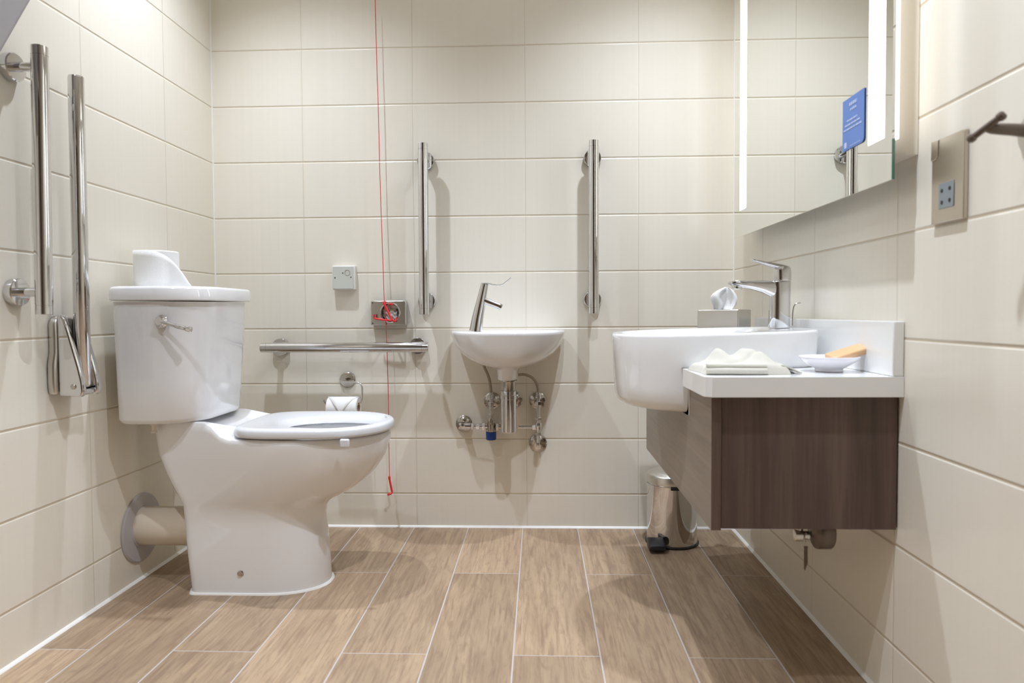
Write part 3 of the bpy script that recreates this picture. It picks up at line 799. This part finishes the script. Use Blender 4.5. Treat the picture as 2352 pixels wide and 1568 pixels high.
b = bmesh.new(); lathe(b, (.553, 1.425, .328), (1, 0, 0), [(0, .012), (.004, .016), (.010, .037), (.013, .038), (.036, .038), (.039, .036), (.040, .030), (.0405, 0)], 40)
o_ = obj('fastener_cup', b, 'bronze', vc)
kt = thing('key', (.543, 1.418, .29), 'small key on a ring, dangling from the lock under the vanity cabinet', 'key')
b = bmesh.new(); tube(b, [(.5415 + .0045 * math.cos(t) * .6, 1.4165 + .002 * math.cos(t), .3155 + .0095 * math.sin(t)) for t in [k * math.pi / 10 for k in range(20)]], .0011, 8, closed=True)
obj('link', b, 'steel_dark', kt)
b = bmesh.new(); tube(b, [(.5415 + .0085 * math.cos(t), 1.4165, .2995 + .0085 * math.sin(t)) for t in [k * math.pi / 12 for k in range(24)]], .0009, 8, closed=True)
obj('ring', b, 'brushed', kt)
b = prism(bmesh.new(), [(.5385, .297), (.5455, .297), (.5462, .262), (.5440, .256), (.5405, .2465), (.5388, .250)], 'Y', 1.4155, 1.4175)
obj('blade', b, 'key', kt, bevel=.0005)

# mixer tap
mt_ = thing('mixer_tap', (.603, BY, .737), 'chrome single-lever mixer tap with long flat spout, on the large basin', 'tap')
def rsec(c, ux, uy, hx, hy, n=3.0, N=40):
    c, ux, uy = Vector(c), Vector(ux), Vector(uy); out = []
    for k in range(N):
        t = 2 * math.pi * k / N; co, si = math.cos(t), math.sin(t)
        out.append(c + ux * hx * abs(co) ** (2 / n) * (1 if co > 0 else -1) + uy * hy * abs(si) ** (2 / n) * (1 if si > 0 else -1))
    return out
def path_loft(stn, n=3.0):
    """stations: (x, z, half thickness, half width) in the plane y = BY"""
    L = []
    for i, (x, z, h, wd) in enumerate(stn):
        a, c = stn[max(i - 1, 0)], stn[min(i + 1, len(stn) - 1)]
        d = Vector((c[0] - a[0], 0, c[1] - a[1])).normalized()
        L.append(rsec((x, BY, z), Vector((-d.z, 0, d.x)), (0, 1, 0), h, wd, n))
    return loft(bmesh.new(), L)
bmt = path_loft([(.6030, .7345, .0245, .0215), (.6030, .737, .0250, .022), (.6035, .79, .0248, .0215), (.6040, .825, .0250, .0215), (.6040, .848, .0256, .0215), (.6040, .8515, .0250, .021), (.6040, .8525, .0235, .0195)], 2.7)
obj('body', bmt, 'chrome', mt_, smooth=50)
bmt = path_loft([(.606, .8275, .022, .0185), (.585, .8330, .0195, .0195), (.560, .8395, .0145, .0200), (.530, .8438, .0108, .0205), (.505, .8462, .0092, .0208), (.490, .8480, .0073, .0205), (.4820, .8492, .0050, .0195), (.4800, .8496, .0030, .018)], 3.4)
obj('spout', bmt, 'chrome', mt_, smooth=50)
bmt = path_loft([(.6100, .8530, .0195, .0185), (.6100, .8545, .0200, .019), (.6100, .870, .0203, .019), (.6095, .8800, .0200, .0185), (.6090, .8845, .0190, .0175), (.6085, .8880, .0150, .015)], 2.8)
lvr = obj('lever', bmt, 'chrome', mt_, smooth=50)
bmt = path_loft([(.622, .8840, .0060, .014), (.605, .8870, .0070, .0145), (.585, .8925, .0058, .0130), (.560, .8990, .0042, .0115), (.545, .9030, .0032, .0115), (.5365, .9060, .0024, .011), (.5340, .9070, .0012, .009)], 2.6)
obj('lever_blade', bmt, 'chrome', lvr, smooth=50)
obj('aerator', Lathe((.4985, BY, .8405), (-.18, 0, -1), [(0, .0125), (.007, .0125), (.0075, .010), (.006, .0095), (.006, 0)], 24), 'chrome_soft', mt_)
b = bmesh.new(); tube(b, smooth_path([(.6365, BY, .740), (.6365, BY, .765), (.6385, BY, .785), (.6440, BY, .7945), (.6560, BY, .7975)], 5), .0017, 10)
obj('waste_lever', b, 'chrome_soft', mt_)

# tissue box (turned a little) behind the basin
tb = thing('tissue_box', (.545, 2.075, WT), 'square chrome tissue box cover standing behind the large basin', 'tissue box')
rot = Matrix.Translation((.553, 2.085, WT + .0005)) @ Matrix.Rotation(math.radians(-33), 4, 'Z')
b = Box(-.061, .061, -.061, .061, 0, .1300); b.transform(rot); obj('cover', b, 'brushed', tb, bevel=.003, seg=3)
b = Lathe((0, 0, .1301), (0, 0, 1), [(0, .022), (.0006, .022)], 32); b.transform(rot); obj('slot', b, 'dark', tb)
b = bmesh.new(); rows = []
prof_w = [(0, .020, .000), (.012, .028, .004), (.030, .036, .002), (.042, .037, -.001), (.055, .027, .000), (.063, .014, .004), (.067, .004, .006)]
for i, (h, hw, sx) in enumerate(prof_w):
    row = []
    for k in range(13):
        q = k / 12 * 2 - 1
        y = .0105 * math.sin(q * 5.2 + h * 20) * (1 - .3 * i / 6) + .010 * math.cos(q * 2 + 1)
        row.append(b.verts.new((.545 + sx + q * hw + .010 * (h / .067), 2.082 + y, WT + .128 + h + .004 * math.sin(q * 6))))
    rows.append(row)
for a, c in zip(rows, rows[1:]):
    for i in range(12): b.faces.new((a[i], a[i + 1], c[i + 1], c[i]))
obj('tissue', b, 'paper', tb, solid=.0009, subsurf=2, smooth=80)

# flannel
def cloth():
    b = bmesh.new(); NX, NY = 56, 30; top = []; bot = []
    x0, x1, y0, y1 = .326, .497, 1.375, 1.492
    for i in range(NX + 1):
        u = i / NX; rt_, rb_ = [], []
        for j in range(NY + 1):
            v = j / NY
            x = x0 + (x1 - x0) * u; y = y0 + (y1 - y0) * v
            x += .006 * math.sin(v * 3.1) - .010 * v * (1 - u); y += .004 * math.sin(u * 7)
            edge = min(u, 1 - u) * (x1 - x0); edge2 = min(v, 1 - v) * (y1 - y0)
            e = min(1, edge / .010) ** .5 * min(1, edge2 / .010) ** .5
            h = .0165 + .0012 * math.sin(u * 11 + v * 5)
            # the folded-back layer rising towards the right, and a soft peak at the left
            h += .021 * math.exp(-((u - .80 + .20 * v) / .11) ** 2) * sst(0., .5, v)
            h += .010 * math.exp(-((u - .62) / .26) ** 2) * sst(.1, .7, v)
            h += .026 * math.exp(-((u - .33) / .11) ** 2) * sst(.45, .9, v)
            h -= .006 * math.exp(-((v - .50 - .4 * (u - .5)) / .06) ** 2)
            rt_.append(b.verts.new((x, y, WT + .0006 + h * e))); rb_.append(b.verts.new((x, y, WT + .0005)))
        top.append(rt_); bot.append(rb_)
    for i in range(NX):
        for j in range(NY):
            b.faces.new((top[i][j], top[i + 1][j], top[i + 1][j + 1], top[i][j + 1]))
            b.faces.new((bot[i][j], bot[i][j + 1], bot[i + 1][j + 1], bot[i + 1][j]))
    bmesh.ops.remove_doubles(b, verts=b.verts, dist=1.2e-4)
    return b
fl = thing('face_cloth', (.41, 1.43, WT), 'folded cream terry face cloth lying on the worktop in front of the basin', 'cloth')
obj('folded_body', cloth(), 'towel', fl, smooth=80)
b = bmesh.new()
tube(b, smooth_path([(.330, 1.376, WT + .0075), (.37, 1.371, WT + .0078), (.41, 1.370, WT + .0072), (.447, 1.372, WT + .007)], 6), .0062, 12)
tube(b, smooth_path([(.331, 1.379, WT + .0170), (.37, 1.377, WT + .0165), (.41, 1.377, WT + .0160), (.448, 1.379, WT + .0155)], 6), .0055, 12)
obj('rolled_hem', b, 'towel', fl)
b = bmesh.new(); rows = []
for i in range(12):
    t = i / 11; row = []
    for k in range(8):
        q = k / 7
        x = .480 + .040 * t + .008 * q; y = 1.385 + .105 * q - .01 * t * q
        z = WT + .0015 + (.016 - .0145 * t) * (1 - .3 * q) + .0012 * math.sin(q * 9 + t * 4)
        row.append(b.verts.new((x, y, max(z, WT + .0012))))
    rows.append(row)
for a, c in zip(rows, rows[1:]):
    for i in range(7): b.faces.new((a[i], a[i + 1], c[i + 1], c[i]))
obj('loose_corner', b, 'towel', fl, solid=.0022, smooth=80)

# soap dish and soap
ds = thing('soap_dish', (.597, 1.445, WT), 'small round white porcelain dish at the near end of the worktop', 'dish')
obj('bowl', Lathe((.597, 1.445, WT + .0005), (0, 0, 1), [(0, .026), (.001, .0275), (.005, .0265), (.008, .031), (.020, .050), (.0285, .0585), (.0305, .0590), (.0312, .0575), (.0295, .0550), (.020, .044), (.011, .028), (.009, 0)], 56), 'dish', ds)
b = Box(-.041, .041, -.018, .018, -.0065, .0065)
b.transform(Matrix.Translation((.634, 1.445, WT + .0375)) @ Matrix.Rotation(math.radians(12), 4, 'Z') @ Matrix.Rotation(math.radians(-15), 4, 'Y') @ Matrix.Rotation(math.radians(12), 4, 'X'))
so = obj('soap_bar', b, 'soap', None, bevel=.0035, seg=3); tag(so, 'amber bar of soap tilted in the small white dish', 'soap')

# ================================================================== mirror
MX, MY0, MY1, MZ0, MZ1 = .626, 1.258, 2.247, 1.0095, 1.93
mr = thing('lit_mirror', (XR, 1.75, 1.05), 'large frameless mirror with two white light strips, on the right wall above the vanity', 'mirror')
obj('glass', Box(MX, MX + .005, MY0, MY1, MZ0, MZ1), 'mirror', mr, smooth=0)
b = bmesh.new()
box(b, MX - .0002, MX + .0052, MY0 - .0007, MY0 - .0001, MZ0, 1.081)
obj('glass_edge', b, 'glass_edge', mr, smooth=0)
for a, c in ((1.286, 1.346), (2.122, 2.186)):
    obj('light_strip', Box(MX - .0006, MX - .0001, a, c, 1.0895, MZ1 - .08), 'glow', mr, smooth=0)
obj('light_box', Box(MX + .0052, MX + .0125, MY0 + .001, MY1 - .001, 1.081, MZ1), 'glow_side', mr, smooth=0)
obj('casing', Box(MX + .0127, XR - .0006, 1.288, MY1 - .03, 1.0585, MZ1 - .02), 'case', mr, smooth=0, bevel=.001)
# blue card stuck to the mirror
cd = thing('mirror_card', (MX - .002, 1.405, 1.155), 'blue printed card stuck on the mirror beside the near light strip', 'card')
cx0, cx1, cz0, cz1 = 1.3605, 1.4535, 1.1015, 1.2035
CXF = MX - .0022
r = .009; P = [(cx1, cz1), (cx0, cz1), (cx0, cz0 + r)] + [(cx0 + r - r * math.cos(a), cz0 + r - r * math.sin(a)) for a in (.4, .8, 1.2)] + [(cx0 + r, cz0), (cx1, cz0)]
obj('card', prism(bmesh.new(), P, 'X', CXF, CXF + .0013), 'blue_card', cd, smooth=0)
def pr_word(b, y_hi, z, L, h): box(b, CXF - .0004, CXF - .0001, y_hi - L, y_hi, z, z + h)
random.seed(3)
def line(ya, yb, z, h, wd):
    b = bmesh.new(); y = ya
    while y > yb:
        L = random.uniform(*wd); pr_word(b, y, z, min(L, y - yb), h); y -= L + .0022
    obj('printed_line', b, 'card_print', cd, smooth=0)
line(1.4235, 1.3905, 1.1865, .0062, (.0045, .007)); line(1.4190, 1.3930, 1.1765, .0042, (.004, .007))
line(1.4330, 1.3885, 1.1575, .0030, (.008, .014)); line(1.4420, 1.3770, 1.1490, .0030, (.008, .014)); line(1.4480, 1.3700, 1.1405, .0030, (.008, .014))
line(1.4180, 1.3750, 1.1060, .0014, (.005, .01))
obj('printed_square', Box(CXF - .0004, CXF - .0001, 1.4335, 1.4445, 1.1065, 1.1175), 'card_print', cd, smooth=0)

# ================================================================== shaver socket, robe hook
sk = thing('shaver_socket', (XR, 1.186, 1.0), 'metal shaver socket plate on the right wall beyond the mirror', 'socket')
px_ = XR - .0085
obj('plate', Box(px_, XR - .0004, 1.1395, 1.2300, .9245, 1.0665), 'nickel', sk, bevel=.0015)
ins = obj('insert', Box(px_ - .0014, px_ - .0001, 1.1640, 1.2060, .9475, .9905), 'socket_insert', sk, bevel=.0008)
for y, z in ((1.196, .9775), (1.174, .9785), (1.196, .958), (1.174, .959)):
    obj('pin_hole', Lathe((px_ - .0015, y, z), (-1, 0, 0), [(0, .0034), (.0004, .0034)], 14), 'dark', ins)
b = prism(bmesh.new(), [(1.2300, 1.0335), (1.2165, 1.0345), (1.2105, 1.0395), (1.2095, 1.066), (1.2300, 1.0662)], 'X', px_ - .0016, px_ - .0001)
obj('selector', b, 'nickel', sk, bevel=.0006)

hk = thing('robe_hook', (XR, 1.00, 1.03), 'chrome double robe hook on the right wall at the right picture edge', 'hook')
obj('wall_rose', Lathe((XR - .0003, .992, 1.022), (-1, 0, 0), [(0, .0285), (.004, .029), (.006, .027), (.0065, .0125)], 40), 'brushed', hk)
b = bmesh.new(); tube(b, [(XR - .006, .992, 1.024), (.655, .990, 1.026), (.628, .990, 1.028), (.619, .990, 1.029)], [.0095, .0085, .0075, .005], 18)
obj('stem', b, 'bronze', hk)
b = bmesh.new(); tube(b, [(.611, 1.000, 1.0205), (.620, .990, 1.0295), (.629, .979, 1.0385)], .0048, 14)
lathe(b, (.610, 1.001, 1.0195), (-.5, .6, -.5), [(-.003, .004), (0, .0062), (.005, .0062), (.008, .004)], 16)
lathe(b, (.630, .978, 1.0395), (.5, -.6, .5), [(-.003, .004), (0, .0066), (.005, .0066), (.008, .004)], 16)
obj('hook_arm', b, 'bronze', hk)

# ================================================================== unidentified grey item at upper left, close to the camera
P = [(1.4745, 1.4650), (1.3885, 1.3250), (1.345, 1.256), (1.30, 1.235), (1.22, 1.235), (1.22, 1.75), (1.655, 1.75)]
b = prism(bmesh.new(), P, 'X', XL + .0006, -1.088)
o_ = obj('grey_item', b, 'grey', None, bevel=.010, seg=3); tag(o_, 'blurred unidentified grey item with a slanted edge, modelled as a wall unit, top left above the chrome rails', 'wall unit')
